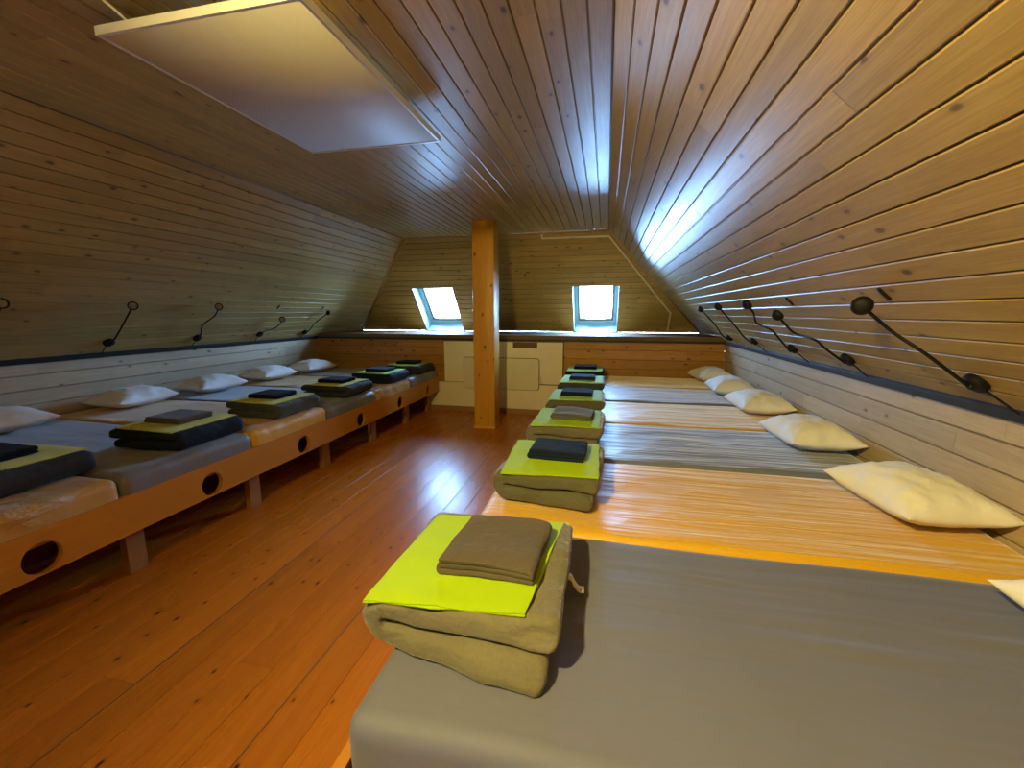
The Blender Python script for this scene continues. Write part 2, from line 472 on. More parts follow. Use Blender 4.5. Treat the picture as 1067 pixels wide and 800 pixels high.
struct(mb.build('wall_far_lower_board', M['cream']), 'cream painted board above the skirting')
mb = MB(); mb.box((-.576, YK - .016, .43), (-.560, YK + .01, 1.06), axis=2); mb.box((-1.0, YK - .0145, .434), (-.56, YK + .01, .449), axis=0)
struct(mb.build('trim_4', M['shade']), 'dark joint around the cream board')
mb = MB(); mb.box((-2.62, YK - .035, 0), (-.42, YK + .018, .075), axis=0)
struct(mb.build('baseboard_far', M['trimw']), 'brown skirting below the cream board')
mb = MB(); mb.box((-1.29, YK - .02, .962), (-.938, YK + .0, 1.045), axis=0)
struct(mb.build('trim_5', M['ledge']), 'short brown wooden cleat under the ledge')

# ledge
mb = MB()
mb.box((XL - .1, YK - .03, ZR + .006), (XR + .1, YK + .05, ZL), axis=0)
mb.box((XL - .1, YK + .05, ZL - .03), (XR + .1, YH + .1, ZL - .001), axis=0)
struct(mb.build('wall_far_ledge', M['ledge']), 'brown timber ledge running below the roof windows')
mb = MB(); mb.box((XL, YK - .036, ZR - .020), (XR, YK + .01, ZR + .008), axis=0)  # dark strip along the underside of the ledge front
struct(mb.build('trim_6', M['rail']), 'dark strip under the far ledge')

# side battens at the foot of the slopes
def side_batten(name, x, s, lab):
    mb = MB(); h = .024
    a = Vector((x, 0, ZR)); inn = Vector((-s, 0, 0))
    pts = [(x + s * .012, ZR - h), (x - s * .022, ZR - h), (x - s * .032, ZR + h * .3), (x - s * .018, ZR + h), (x + s * .012, ZR + h)]
    y0, y1 = YB, YK - .03
    for p, q in zip(pts, pts[1:] + pts[:1]):
        mb.quad([(p[0], y0, p[1]), (p[0], y1, p[1]), (q[0], y1, q[1]), (q[0], y0, q[1])], None, .5)
    mb.quad([(p[0], y0, p[1]) for p in pts]); mb.quad([(p[0], y1, p[1]) for p in pts])
    struct(mb.build(name, M['rail' if s > 0 else 'railb'], weld=True), lab)
side_batten('trim_1', XR, 1, 'dark grey batten along the right slope above the pillows')
side_batten('trim_2', XL, -1, 'dark grey batten along the left slope above the pillows')

# edge beads where the far slope meets roof slopes and ceiling
def bead(name, a, b, r, mat, lab):
    V, F = tube([a, b], r, 8)
    struct(mesh_obj(name, V, F, mat), lab)
bead('trim_7', (XCL, YC - .008, ZC - .008), (XCR, YC - .008, ZC - .008), .016, M['trimw'], 'brown bead between far slope and ceiling')
bead('trim_8', (XCL, YC, ZC - .005), (XL + .06, YH, ZL), .022, M['trimw'], 'brown bead between far slope and left slope')
bead('trim_9', (XCR, YC, ZC - .005), (XR - .06, YH, ZL), .022, M['trimw'], 'brown bead between far slope and right slope')
bead('trim_10', (XCR, YB, ZC - .001), (XCR, YC, ZC - .001), .006, M['shade'], 'dark joint between ceiling and right slope')
bead('trim_11', (XCL, YB, ZC - .001), (XCL, YC, ZC - .001), .006, M['shade'], 'dark joint between ceiling and left slope')

# ------------------------------------------------------------------ roof windows
def hip_pt(x, v, d):
    """point on the far slope, d outwards"""
    return Vector((x, YC, ZC)) + hd * v - hn * d
GLASS, gnt, gb = newmat('window_glass')
gnt.nodes.remove(gb)
tr = N(gnt, 'ShaderNodeBsdfTransparent'); gl = N(gnt, 'ShaderNodeBsdfGlossy'); gl.inputs['Roughness'].default_value = .02
fr = N(gnt, 'ShaderNodeFresnel', i_IOR=1.2); mx = N(gnt, 'ShaderNodeMixShader')
gnt.links.new(fr.outputs[0], mx.inputs[0]); gnt.links.new(tr.outputs[0], mx.inputs[1]); gnt.links.new(gl.outputs[0], mx.inputs[2])
gnt.links.new(mx.outputs[0], gnt.nodes['Material Output'].inputs[0])

def slab(mb, x0, x1, v0, v1, d0, d1):
    c = [hip_pt(x, v, d) for x in (x0, x1) for v in (v0, v1) for d in (d0, d1)]
    for idx in ((0, 1, 3, 2), (4, 6, 7, 5), (0, 4, 5, 1), (2, 3, 7, 6), (0, 2, 6, 4), (1, 5, 7, 3)):
        mb.quad([c[i] for i in idx], None, .5)
DEP = .22
for i, (x0, x1) in enumerate(WIN):
    side = ('left', 'right')[i]
    root = empty('window_%d' % (i + 1), hip_pt((x0 + x1) / 2, V_BOT, 0))
    struct(root, 'roof window with white reveal in the far slope, %s of the post' % side)
    inv = Matrix.Translation(-root.location)
    def fin(mb, nm, mat, par=root):
        o = mb.build(nm, mat, par, weld=True)
        o.data.transform(inv); return o
    w = .03; o0 = -.004
    mb = MB()
    slab(mb, x0 - w, x0, V_TOP - w, V_BOT + w, o0 + .016, DEP + .1); slab(mb, x1, x1 + w, V_TOP - w, V_BOT + w, o0 + .016, DEP + .1)
    slab(mb, x0, x1, V_TOP - w, V_TOP, o0 + .016, DEP + .1); slab(mb, x0, x1, V_BOT, V_BOT + w, o0 + .016, DEP + .1)
    fin(mb, 'reveal', M['white'])
    mb = MB(); f = .055
    slab(mb, x0, x0 + f, V_TOP, V_BOT, DEP, DEP + .05); slab(mb, x1 - f, x1, V_TOP, V_BOT, DEP, DEP + .05)
    slab(mb, x0 + f, x1 - f, V_TOP, V_TOP + f, DEP, DEP + .05); slab(mb, x0 + f, x1 - f, V_BOT - f, V_BOT, DEP, DEP + .05)
    fin(mb, 'window_frame', M['white'])
    mb = MB(); g = f - .002; h = .035
    a0, a1, b0, b1 = x0 + g, x1 - g, V_TOP + g, V_BOT - g
    slab(mb, a0, a0 + h, b0, b1, DEP + .01, DEP + .05); slab(mb, a1 - h, a1, b0, b1, DEP + .01, DEP + .05)
    slab(mb, a0 + h, a1 - h, b0, b0 + h, DEP + .01, DEP + .05); slab(mb, a0 + h, a1 - h, b1 - h - .015, b1, DEP + .0, DEP + .05)
    sash = fin(mb, 'sash', M['sash'])
    mb = MB(); slab(mb, a0 + h, a1 - h, b0 + h, b1 - h, DEP + .028, DEP + .034)
    fin(mb, 'pane', GLASS, sash)
    mb = MB(); xm = (x0 + x1) / 2
    slab(mb, xm - .16, xm + .16, b1 - h - .03, b1 - h - .012, DEP - .025, DEP - .005); slab(mb, xm - .15, xm - .135, b1 - h - .03, b1 - h, DEP - .02, DEP + .02); slab(mb, xm + .135, xm + .15, b1 - h - .03, b1 - h, DEP - .02, DEP + .02)
    fin(mb, 'handle', M['metal'], sash)
    pl = bpy.data.lights.new('sky_portal', 'AREA'); pl.shape = 'RECTANGLE'; pl.size = x1 - x0 + .1; pl.size_y = V_BOT - V_TOP + .1
    pl.cycles.is_portal = True
    po = bpy.data.objects.new('sky_portal', pl); COL.objects.link(po)
    po.location = hip_pt(xm, (V_TOP + V_BOT) / 2, DEP + .12)
    po.rotation_euler = hn.to_track_quat('-Z', 'Y').to_euler()

# ------------------------------------------------------------------ post
def bevel_box(lo, hi, r, seg=2):
    bm = bmesh.new()
    bmesh.ops.create_cube(bm, size=1)
    for v in bm.verts:
        v.co = Vector(((lo[k] + hi[k]) / 2 + v.co[k] * (hi[k] - lo[k]) for k in range(3)))
    bmesh.ops.bevel(bm, geom=bm.edges[:], offset=r, segments=seg, affect='EDGES', profile=.5)
    V = [v.co.copy() for v in bm.verts]; F = [tuple(v.index for v in f.verts) for f in bm.faces]
    bm.free(); return V, F

def uv_wood(o, axis):
    """uv along axis for a plain mesh"""
    me = o.data
    uvl = me.uv_layers.new(name='UVMap') if 'UVMap' not in me.uv_layers else me.uv_layers['UVMap']
    at = me.attributes.new('rnd', 'FLOAT', 'FACE'); r = random.random()
    ou, ov = random.random() * 9, random.random() * 9
    for p in me.polygons:
        at.data[p.index].value = r
        na = max(range(3), key=lambda a: abs(p.normal[a]))
        ax = axis if na != axis else [a for a in range(3) if a != na][0]
        oo = [a for a in range(3) if a not in (na, ax)][0]
        for li in p.loop_indices:
            co = me.vertices[me.loops[li].vertex_index].co
            uvl.data[li].uv = (co[ax] + ou, co[oo] + ov + na * .4)
    return o

pc = Vector((-1.467, 5.155, 0))
root = tag(empty('timber_post', pc), 'square orange timber post standing in the aisle up to the ceiling', 'post')
V, F = bevel_box((-.135, -.125, .0), (.135, .125, ZC), .008)
uv_wood(mesh_obj('shaft', V, F, M['post'], root, autosmooth=.5), 2)
V, F = bevel_box((-.143, -.133, .0), (.143, .133, .035), .005)
uv_wood(mesh_obj('plinth', V, F, M['post'], root, autosmooth=.5), 0)

# ------------------------------------------------------------------ rounded hatch board on the cream wall
def rrect(x0, x1, z0, z1, r, n=8):
    pts = []
    for cx, cz, a in ((x1 - r, z1 - r, 0), (x0 + r, z1 - r, 90), (x0 + r, z0 + r, 180), (x1 - r, z0 + r, 270)):
        for k in range(n + 1):
            t = math.radians(a + 90 * k / n); pts.append((cx + r * math.cos(t), cz + r * math.sin(t)))
    return pts
def rplate(x0, x1, z0, z1, r, y0, y1, inset=.004):
    A = rrect(x0, x1, z0, z1, r); B = rrect(x0 + inset, x1 - inset, z0 + inset, z1 - inset, r - inset)
    n = len(A)
    V = [Vector((p[0], y1, p[1])) for p in A] + [Vector((p[0], y0 + inset, p[1])) for p in A] + [Vector((p[0], y0, p[1])) for p in B]
    F = [tuple(range(n)), tuple(range(2 * n, 3 * n))]
    for l in (0, 1):
        for k in range(n): F.append((l*n + k, l*n + (k+1) % n, (l+1)*n + (k+1) % n, (l+1)*n + k))
    return V, F
root = tag(empty('hatch_board', (-1.47, YK - .012, .355)), 'cream board with rounded corners fixed flat on the cream wall behind the post', 'panel')
V, F = rplate(-.565, .562, .004, .458, .045, -.028, -.012)
mesh_obj('face', V, F, M['creamd'], root, autosmooth=.5)
V, F = rplate(-.572, .569, -.003, .465, .05, -.0125, 0)
tag(mesh_obj('edge', V, F, M['shade'], root, autosmooth=.5), 'dark thin edge')
V, F = tube(spline([(.572, -.01, .08), (.592, -.022, .11), (.592, -.022, .17), (.572, -.01, .2)], 5), .004, 8)
mesh_obj('handle', V, F, M['metal'], root)

# ------------------------------------------------------------------ cable duct on the far slope
def on_hip(x, z, off=.012):
    v = (ZC - z) / (ZC - ZL) * HL
    return hip_pt(x, v, -off)
def bar(a, b, w=.022, h=.014, up=None):
    a, b = Vector(a), Vector(b); t = (b - a).normalized(); n = -hn if up is None else up
    s = t.cross(hn).normalized()
    c = []
    for p in (a, b):
        for (i, j) in ((-1, -1), (1, -1), (1, 1), (-1, 1)): c.append(p + s * (i * w / 2) + hn * (j * h / 2))
    return c, [(0, 1, 2, 3), (4, 5, 6, 7), (0, 1, 5, 4), (1, 2, 6, 5), (2, 3, 7, 6), (3, 0, 4, 7)]
root = tag(empty('cable_duct', on_hip(-.05, 2.4)), 'thin off-white cable duct edging the far slope above and right of right window', 'cable duct')
xr_ = lambda z, o: XCR + (XR - XCR) * (ZC - z) / RISE - o
segs = [((-.9, 2.535), (-.9, 2.47)), ((-.91, 2.475), (xr_(2.475, .06) + .008, 2.475)), ((xr_(2.475, .06), 2.48), (xr_(1.47, .16), 1.46)), ((xr_(1.47, .16), 1.475), (xr_(1.47, .16), 1.15))]
for a, b in segs:
    V, F = bar(on_hip(*a) - root.location, on_hip(*b) - root.location)
    mesh_obj('duct_length', V, F, M['duct'], root, smooth=False)

# ------------------------------------------------------------------ heating panel under the ceiling
px0, px1, py0, py1, pz = -1.845, -.99, 1.352, 2.535, 2.4495
root = tag(empty('heating_panel', ((px0 + px1) / 2, (py0 + py1) / 2, pz)), 'large white rectangular heating panel hung flat under the boarded ceiling', 'heater')
hw, hl = (px1 - px0) / 2, (py1 - py0) / 2
V, F = bevel_box((-hw + .012, -hl + .012, .002), (hw - .012, hl - .012, .024), .002, 1)
mesh_obj('face', V, F, M['panel'], root, autosmooth=.5)
mb = MB()
for lo, hi in (((-hw, -hl, 0), (-hw + .012, hl, .030)), ((hw - .012, -hl, 0), (hw, hl, .030)), ((-hw + .012, -hl, 0), (hw - .012, -hl + .012, .030)), ((-hw + .012, hl - .012, 0), (hw - .012, hl, .030))):
    mb.box(lo, hi)
tag(mb.build('frame', M['alu'], root), 'pale metal edge frame')
for sx in (-1, 1):
    for sy in (-1, 1):
        V, F = bevel_box((sx * .28 - .02, sy * .42 - .03, .024), (sx * .28 + .02, sy * .42 + .03, ZC - pz), .004, 1)
        mesh_obj('bracket', V, F, M['metal'], root)
V, F = tube(spline([(-.30, -hl + .05, .03), (-.31, -hl - .06, .07), (-.335, -hl - .25, .082), (-.36, -hl - .6, .083), (-.37, -hl - .9, .084)], 6), .005, 8)
tag(mesh_obj('cable', V, F, M['cable'], root), 'white supply cable')

# ------------------------------------------------------------------ bunks
def front_board(x_out, s, y0, y1, z0, z1, holes, hr, th=.028):
    """upright board along y with round holes; s=+1: outer face at x_out looks to +x"""
    V, F = [], []
    def add(p): V.append(Vector(p)); return len(V) - 1
    xo, xi = x_out, x_out - s * th
    n = 32; half = hr + .035; zc = z0 + .079
    ys = [y0]
    for h in holes: ys += [h - half, h + half]
    ys.append(y1)
    for a, b in zip(ys[0::2], ys[1::2]):
        m = max(1, int((b - a) / .3))
        for k in range(m):
            p, q = a + (b - a) * k / m, a + (b - a) * (k + 1) / m
            for x in (xo, xi): F.append(tuple(add((x, yy, zz)) for yy, zz in ((p, z0), (q, z0), (q, z1), (p, z1))))
            F.append(tuple(add(c) for c in ((xo, p, z0), (xi, p, z0), (xi, q, z0), (xo, q, z0))))
            F.append(tuple(add(c) for c in ((xo, p, z1), (xi, p, z1), (xi, q, z1), (xo, q, z1))))
    for h in holes:
        for x in (xo, xi):
            for k in range(n):
                pts = []
                for kk in (k, k + 1):
                    a = 2 * PI * kk / n + PI / 4
                    c, sn = math.cos(a), math.sin(a)
                    pts.append((h + hr * c, zc + hr * sn))
                    m = max(abs(c), abs(sn)); oy = h + half * c / m
                    oz = zc + (z1 - zc) * sn / m if sn > 0 else zc + (zc - z0) * sn / m
                    pts.append((oy, oz))
                F.append(tuple(add((x, *p)) for p in (pts[0], pts[1], pts[3], pts[2])))
        for k in range(n):
            a, b = 2 * PI * k / n + PI / 4, 2 * PI * (k + 1) / n + PI / 4
            F.append(tuple(add(c) for c in ((xo, h + hr * math.cos(a), zc + hr * math.sin(a)), (xi, h + hr * math.cos(a), zc + hr * math.sin(a)), (xi, h + hr * math.cos(b), zc + hr * math.sin(b)), (xo, h + hr * math.cos(b), zc + hr * math.sin(b)))))
        for zz in (z0, z1):
            F.append(tuple(add(c) for c in ((xo, h - half, zz), (xi, h - half, zz), (xi, h + half, zz), (xo, h + half, zz))))
    for yy in (y0, y1): F.append(tuple(add(c) for c in ((xo, yy, z0), (xi, yy, z0), (xi, yy, z1), (xo, yy, z1))))
    return V, F

ZB0, ZB1 = .297, .505
ZDK = .44
def bunk(name, s, x_out, x_wall, y0, y1, holes, legs, label, end_board):
    root = tag(empty(name, ((x_out + x_wall) / 2, y0, 0)), label, 'bunk platform')
    off = -root.location
    def loc(V): return [v + off for v in V]
    V, F = front_board(x_out, s, y0, y1, ZB0, ZB1, holes, .073)
    uv_wood(mesh_obj('front_board', loc(V), F, M['board'], root, autosmooth=.5), 1)
    mb = MB(); a, b = sorted((x_out - s * .028, x_wall))
    mb.box((a, y0, ZDK - .018), (b, y1, ZDK))
    for k in range(3):
        xx = a + (b - a) * (k + .5) / 3; mb.box((xx - .03, y0, ZB0 + .02), (xx + .03, y1, ZDK - .018))
    o = mb.build('deck', M['leg'], root); o.data.transform(Matrix.Translation(off))
    if end_board:
        mb = MB(); mb.box((a, y0, ZB0), (b, y0 + .026, ZB1), axis=0)
        o = mb.build('end_board', M['board'], root); o.data.transform(Matrix.Translation(off))
    for ly in legs:
        for xx in (x_out - s * .155, x_wall + s * .25):
            V, F = bevel_box((xx - .025, ly - .05, 0), (xx + .025, ly + .05, ZDK - .018), .004, 1)
            uv_wood(mesh_obj('leg', loc(V), F, M['leg'], root, smooth=False), 2)
    return root

HOL_L = [1.242 + .87 * k for k in range(6)]
LEG_L = [.86, 1.70, 2.54, 3.39, 4.24, 5.09, 5.80]
bunk('bunk_platform', 1, XBL, XL + .005, .74, 5.885, [1.242, 2.09, 2.94, 3.80, 4.66, 5.5], LEG_L,
     'long low wooden bunk platform with round holes in its front along the left wall', True)
bunk('bunk_platform', -1, XBR - .028, XR - .005, .622, 5.885, [1.09 + .87 * k for k in range(6)], [.70 + .86 * k for k in range(6)] + [5.8],
     'long low wooden bunk platform along the right wall', True)

SEAM_R = [.651 + .87 * k for k in range(6)] + [5.868]
SEAM_L = [.77, 1.597, 2.447, 3.285, 4.128, 4.98, 5.868]

def mattress(name, x_aisle, x_wall, y0, y1, mat, label, seed, lift=0.0, ridges=None):
    lx, ly = abs(x_wall - x_aisle), y1 - y0 - .006
    cx, cy = (x_aisle + x_wall) / 2, (y0 + y1) / 2
    h = ZM - ZDK + lift
    def fn(w):
        k = max(0, min(1, w.z / h))
        # gentle hollows, uneven edges and a few creases
        dz = .006 * fbm(w.x + seed, w.y * 1.3, 0, 1.6) + .0025 * fbm(w.x * .7 + seed, w.y * 9, 3, 1.5)
        ex = .007 * fbm(seed, w.y * 2, w.z * 3, 1.3); ey = .006 * fbm(w.x * 1.5, seed + 4, w.z * 3, 1.2)
        if ridges:
            for (rx, ry, sx, sy, n_, a_) in ridges:
                ux, uy = (w.x + cx - rx) / sx, (w.y + cy - ry) / sy
                if abs(ux) < 3 and abs(uy) < 3: dz += a_ * math.exp(-ux * ux - uy * uy) * math.cos(uy * n_ + ux * .4)
        sgx = 1 if w.x > 0 else -1
        ix = abs(w.x) / (lx / 2); iy = abs(w.y) / (ly / 2)
        bul = .008 * math.sin(PI * k)
        return Vector((w.x + (ex * .5 + bul * sgx * .6) * (ix ** 12), w.y + ey * (iy ** 12) * .6 , w.z + dz * k))
    V, F = roundbox(lx, ly, h, .045, 60, 150 if ridges else 40, 4, fn)
    o = mesh_obj(name, V, F, mat, loc=(cx, cy, ZDK))
    tag(o, label, 'mattress')
    return o

RM = ['smooth', 'orange', 'grey', 'orange', 'grey', 'orange']
LM = ['tan', 'lgrey', 'lorange', 'lgrey', 'tan', 'lgrey']
RLAB = ['mattress in smooth grey sheet in the right foreground, under the nearest stack',
        'mattress in shiny orange sheet, second along the right row, beside the foreground grey one',
        'mattress in grey sheet, third along the right row, beyond the first orange one',
        'mattress in orange sheet, fourth along the right row, with whitish sheen',
        'mattress in grey sheet, fifth along the right row, second from the far wall',
        'mattress in orange sheet at the far end of the right row, against far wall']
LLAB = ['mattress in tan sheet at the left picture edge, nearest of the left row',
        'mattress in grey sheet, second from the near end of the left row, under black blanket',
        'mattress in orange sheet, third from near end of the left row, under the olive blanket',
        'mattress in grey sheet, fourth from the near end of the left row',
        'mattress in creamy tan sheet, second from the far wall in left row',
        'mattress in grey sheet at the far end of the left row, against the far wall']
for k in range(6):
    tag(mattress('mattress', XBR, XR - .02, SEAM_R[k], SEAM_R[k+1], M[RM[k]], RLAB[k], 3.1 * k + 1, lift=(.006, 0, .004, 0, .003, -.003)[k], ridges=[(.62, 1.10, .16, .055, 4.2, .0035), (.35, 1.33, .07, .03, 4, .0025), (1.05, 1.2, .14, .05, 3.5, .003)] if k == 0 else None), group='mattresses on the right bunk')
    tag(mattress('mattress', XBL - .012, XL + .02, SEAM_L[k], SEAM_L[k+1], M[LM[k]], LLAB[k], 2.7 * k + 40), group='mattresses on the left bunk')

# ------------------------------------------------------------------ pillows
def pillow(center, lx, ly, th, rz, label, seed, group, tilt=(0, 0), zlift=.0):
    n = 36
    V, F = [], []
    def prof(u, v):
        return max(0.0, (1 - abs(u) ** 2.6)) ** .55 * max(0.0, (1 - abs(v) ** 2.6)) ** .55
    for side in (1, -1):
        for i in range(n + 1):
            for j in range(n + 1):
                u = math.sin(PI / 2 * (-1 + 2 * i / n)); v = math.sin(PI / 2 * (-1 + 2 * j / n))
                # pinched sides leave the corners as points
                x = u * lx / 2 * (1 - .10 * (1 - v * v)); y = v * ly / 2 * (1 - .07 * (1 - u * u))
                p = prof(u, v)
                zz = th * .5 * p * (1.35 if side > 0 else -.75)
                # creases running in from the seams
                cr = .010 * fbm(u * 2.2 + seed, v * 2.2, side, 1.4) * min(1, p * 2.5) + .004 * fbm(u * 7 + seed, v * 7, side, 1.2) * min(1, p * 3)
                zz += cr * (1 if side > 0 else .3)
                z0 = th * .34 + .012 * (abs(u * v) ** 3)
                V.append(Vector((x + .006 * fbm(seed, v * 2, 1), y + .006 * fbm(u * 2, seed, 2), zz + z0)))
    m = (n + 1) * (n + 1)
    for s in (0, 1):
        for i in range(n):
            for j in range(n):
                a = s * m + i * (n + 1) + j
                F.append((a, a + 1, a + n + 2, a + n + 1))
    zmin = min(v.z for v in V)
    V = [v - Vector((0, 0, zmin)) for v in V]
    o = mesh_obj('pillow', V, F, M['pillow'], loc=(center[0], center[1], ZM + .004 + zlift))
    o.rotation_euler = (tilt[0], tilt[1], rz)
    tag(o, label, 'pillow', group)
    return o

PR = [((1.31, 1.13), 'white pillow cut off by the right picture edge, on the foreground grey mattress', .05),
      ((1.29, 2.02), 'large white pillow on the shiny orange mattress, nearest whole one on the right', .12),
      ((1.28, 2.95), 'plump white pillow on the second grey mattress of the right row', .06),
      ((1.29, 3.90), 'white pillow third from the far wall along the right wall', .05),
      ((1.28, 4.72), 'white pillow second from the far wall along the right wall, partly hidden', -.02),
      ((1.28, 5.55), 'white pillow in the far right corner against the orange pine wall', .15)]
for k, (c, lab, rz) in enumerate(PR):
    pillow(c, .40, .51, .175, rz, lab, 5.3 * k + .7, 'pillows along the right wall')
PL = [((-4.20, 2.04), 'greyish white pillow at the left picture edge', -.06),
      ((-4.2, 2.95), 'white pillow second from the left along the left wall', .03),
      ((-4.16, 3.72), 'bright white pillow third from the left along the left wall', -.08),
      ((-4.18, 4.55), 'white pillow second from the far corner along the left wall', -.05),
      ((-4.12, 5.30), 'white pillow in the far left corner against the orange pine wall', -.12)]
for k, (c, lab, rz) in enumerate(PL):
    pillow(c, .42, .53, .165, rz, lab, 3.9 * k + 60, 'pillows along the left wall')

# ------------------------------------------------------------------ folded bedding
def fold_path(plies, n=10):
    """plies: list of (x_left, x_right, z) bottom to top; folds alternate starting at the left. returns polyline of centre line"""
    pts = []
    for i, (a, b, z) in enumerate(plies):
        run = [(a + (b - a) * k / n, z) for k in range(n + 1)]
        if i % 2 == 0: run.reverse()          # bottom ply runs right -> left, then folds up at the left
        pts += run
        if i < len(plies) - 1:
            z2 = plies[i + 1][2]; r = (z2 - z) / 2; end = run[-1]; nx = plies[i+1][0] if i % 2 == 0 else plies[i+1][1]
            sgn = -1 if i % 2 == 0 else 1
            for k in range(1, 7):
                t = -PI / 2 + PI * k / 7
                bx = end[0] + (nx - end[0]) * k / 7
                pts.append((bx + sgn * r * math.cos(t), z + r + r * math.sin(t)))
    return pts

def folded(plies, h, L, rend, seed, wob=.006, ns=14, skew=0.0, capmul=.35):
    """thick folded cloth: centre path in x-z, half thickness h, length L along y, rounded ends"""
    path = [Vector((x, 0, z)) for x, z in fold_path(plies)]
    N_ = len(path)
    ends = [rend * (1 - math.cos(PI / 2 * i / 5)) for i in range(5)]
    ys = ends + [rend + (L - 2 * rend) * i / ns for i in range(ns + 1)] + [L - e for e in reversed(ends)]
    V, F = [], []
    ring = None
    nc = 5
    for y in ys:
        e = min(y, L - y)
        k = 1.0 if e >= rend else math.sqrt(max(0, 1 - ((rend - e) / rend) ** 2))
        hh = h * (capmul + (1 - capmul) * k)
        back = (h - hh)
        left, right = [], []
        for i, p in enumerate(path):
            t = (path[min(i + 1, N_ - 1)] - path[max(i - 1, 0)]).normalized()
            nrm = Vector((-t.z, 0, t.x))
            left.append(p + nrm * hh); right.append(p - nrm * hh)
        def capend(p, t, hh):
            out = []
            for q in range(1, nc):
                a = PI / 2 - PI * q / nc
                nrm = Vector((-t.z, 0, t.x))
                out.append(p + t * (hh * .8 * math.cos(a)) + nrm * (hh * math.sin(a)))
            return out
        te = (path[-1] - path[-2]).normalized(); ts = (path[0] - path[1]).normalized()
        loop = left + capend(path[-1], te, hh) + list(reversed(right)) + capend(path[0], ts, hh)
        for q in loop:
            x, z = q.x, q.z
            d = fbm(x * 3 + seed, y * 3, z * 6, 1.5); d2 = fbm(x * 9 + seed, y * 9, z * 14, 1.2)
            V.append(Vector((x + skew * (y - L / 2) + wob * fbm(seed + 9, y * 3, z * 8, 1.4), y - L / 2 + wob * 1.6 * fbm(x * 4, seed + 2, z * 9, 1.3), max(0.0, z + (wob * .7 * d + wob * .35 * d2) * min(1, z / .03)))))
        R = len(loop)
    for s in range(len(ys) - 1):
        for k in range(R):
            F.append((s*R + k, s*R + (k+1) % R, (s+1)*R + (k+1) % R, (s+1)*R + k))
    # end caps as quads between the two sides of the path
    for s in (0, len(ys) - 1):
        b = s * R
        for i in range(N_ - 1):
            rI = lambda i: b + N_ + (nc - 1) + (N_ - 1 - i)
            F.append((b + i, b + i + 1, rI(i + 1), rI(i)))
        F.append(tuple([b + N_ - 1] + [b + N_ + q for q in range(nc - 1)] + [b + N_ + nc - 1]))
        F.append(tuple([b + 2 * N_ + nc - 2] + [b + 2 * N_ + nc - 1 + q for q in range(nc - 1)] + [b]))
    return V, F

def blanket(cx, cy, rz, mat, label, group, seed, w=.46, L=.50, h=.030, flip=False, tagit=False, twist=.0):
    lo_r = w / 2 - .035
    plies = [(-w / 2 + .035, lo_r, h), (-w / 2 + .032, w / 2 - .01, 3 * h + .004)]
    V, F = folded(plies, h, L, .034, seed, wob=.0105, ns=22)
    # the lower ply lies a little askew under the upper one
    V = [Vector((v.x, v.y - (twist * (v.x + .12) + .25 * abs(twist) * .3) * max(0, 1 - v.z / (3.2 * h)), v.z)) for v in V]
    if flip: V = [Vector((-v.x, v.y, v.z)) for v in V]
    top = max(v.z for v in V)
    o = mesh_obj('folded_blanket', V, F, mat, loc=(cx, cy, ZM + .006), autosmooth=1.2)
    o.rotation_euler[2] = rz
    tag(o, label, 'blanket', group)
    if tagit:
        pts = spline([(w / 2 - .03, .05, .055), (w / 2 + .018, .05, .06), (w / 2 + .03, .045, .045), (w / 2 + .045, .04, .03), (w / 2 + .06, .04, .03)], 5)
        VV, FF = [], []
        for p in pts: VV += [p + Vector((0, -.016, 0)), p + Vector((0, .016, 0)), p + Vector((0, -.016, .0015)), p + Vector((0, .016, .0015))]
        for i in range(len(pts) - 1):
            a, b = 4 * i, 4 * i + 4
            FF += [(a, a+1, b+1, b), (a+2, a+3, b+3, b+2), (a, a+2, b+2, b), (a+1, a+3, b+3, b+1)]
        FF += [(0, 1, 3, 2), (4*len(pts)-4, 4*len(pts)-3, 4*len(pts)-1, 4*len(pts)-2)]
        tag(mesh_obj('care_tag', VV, FF, M['tagw'], o), 'pale woven loop tag')
    return o, ZM + .006 + 4 * h + .004

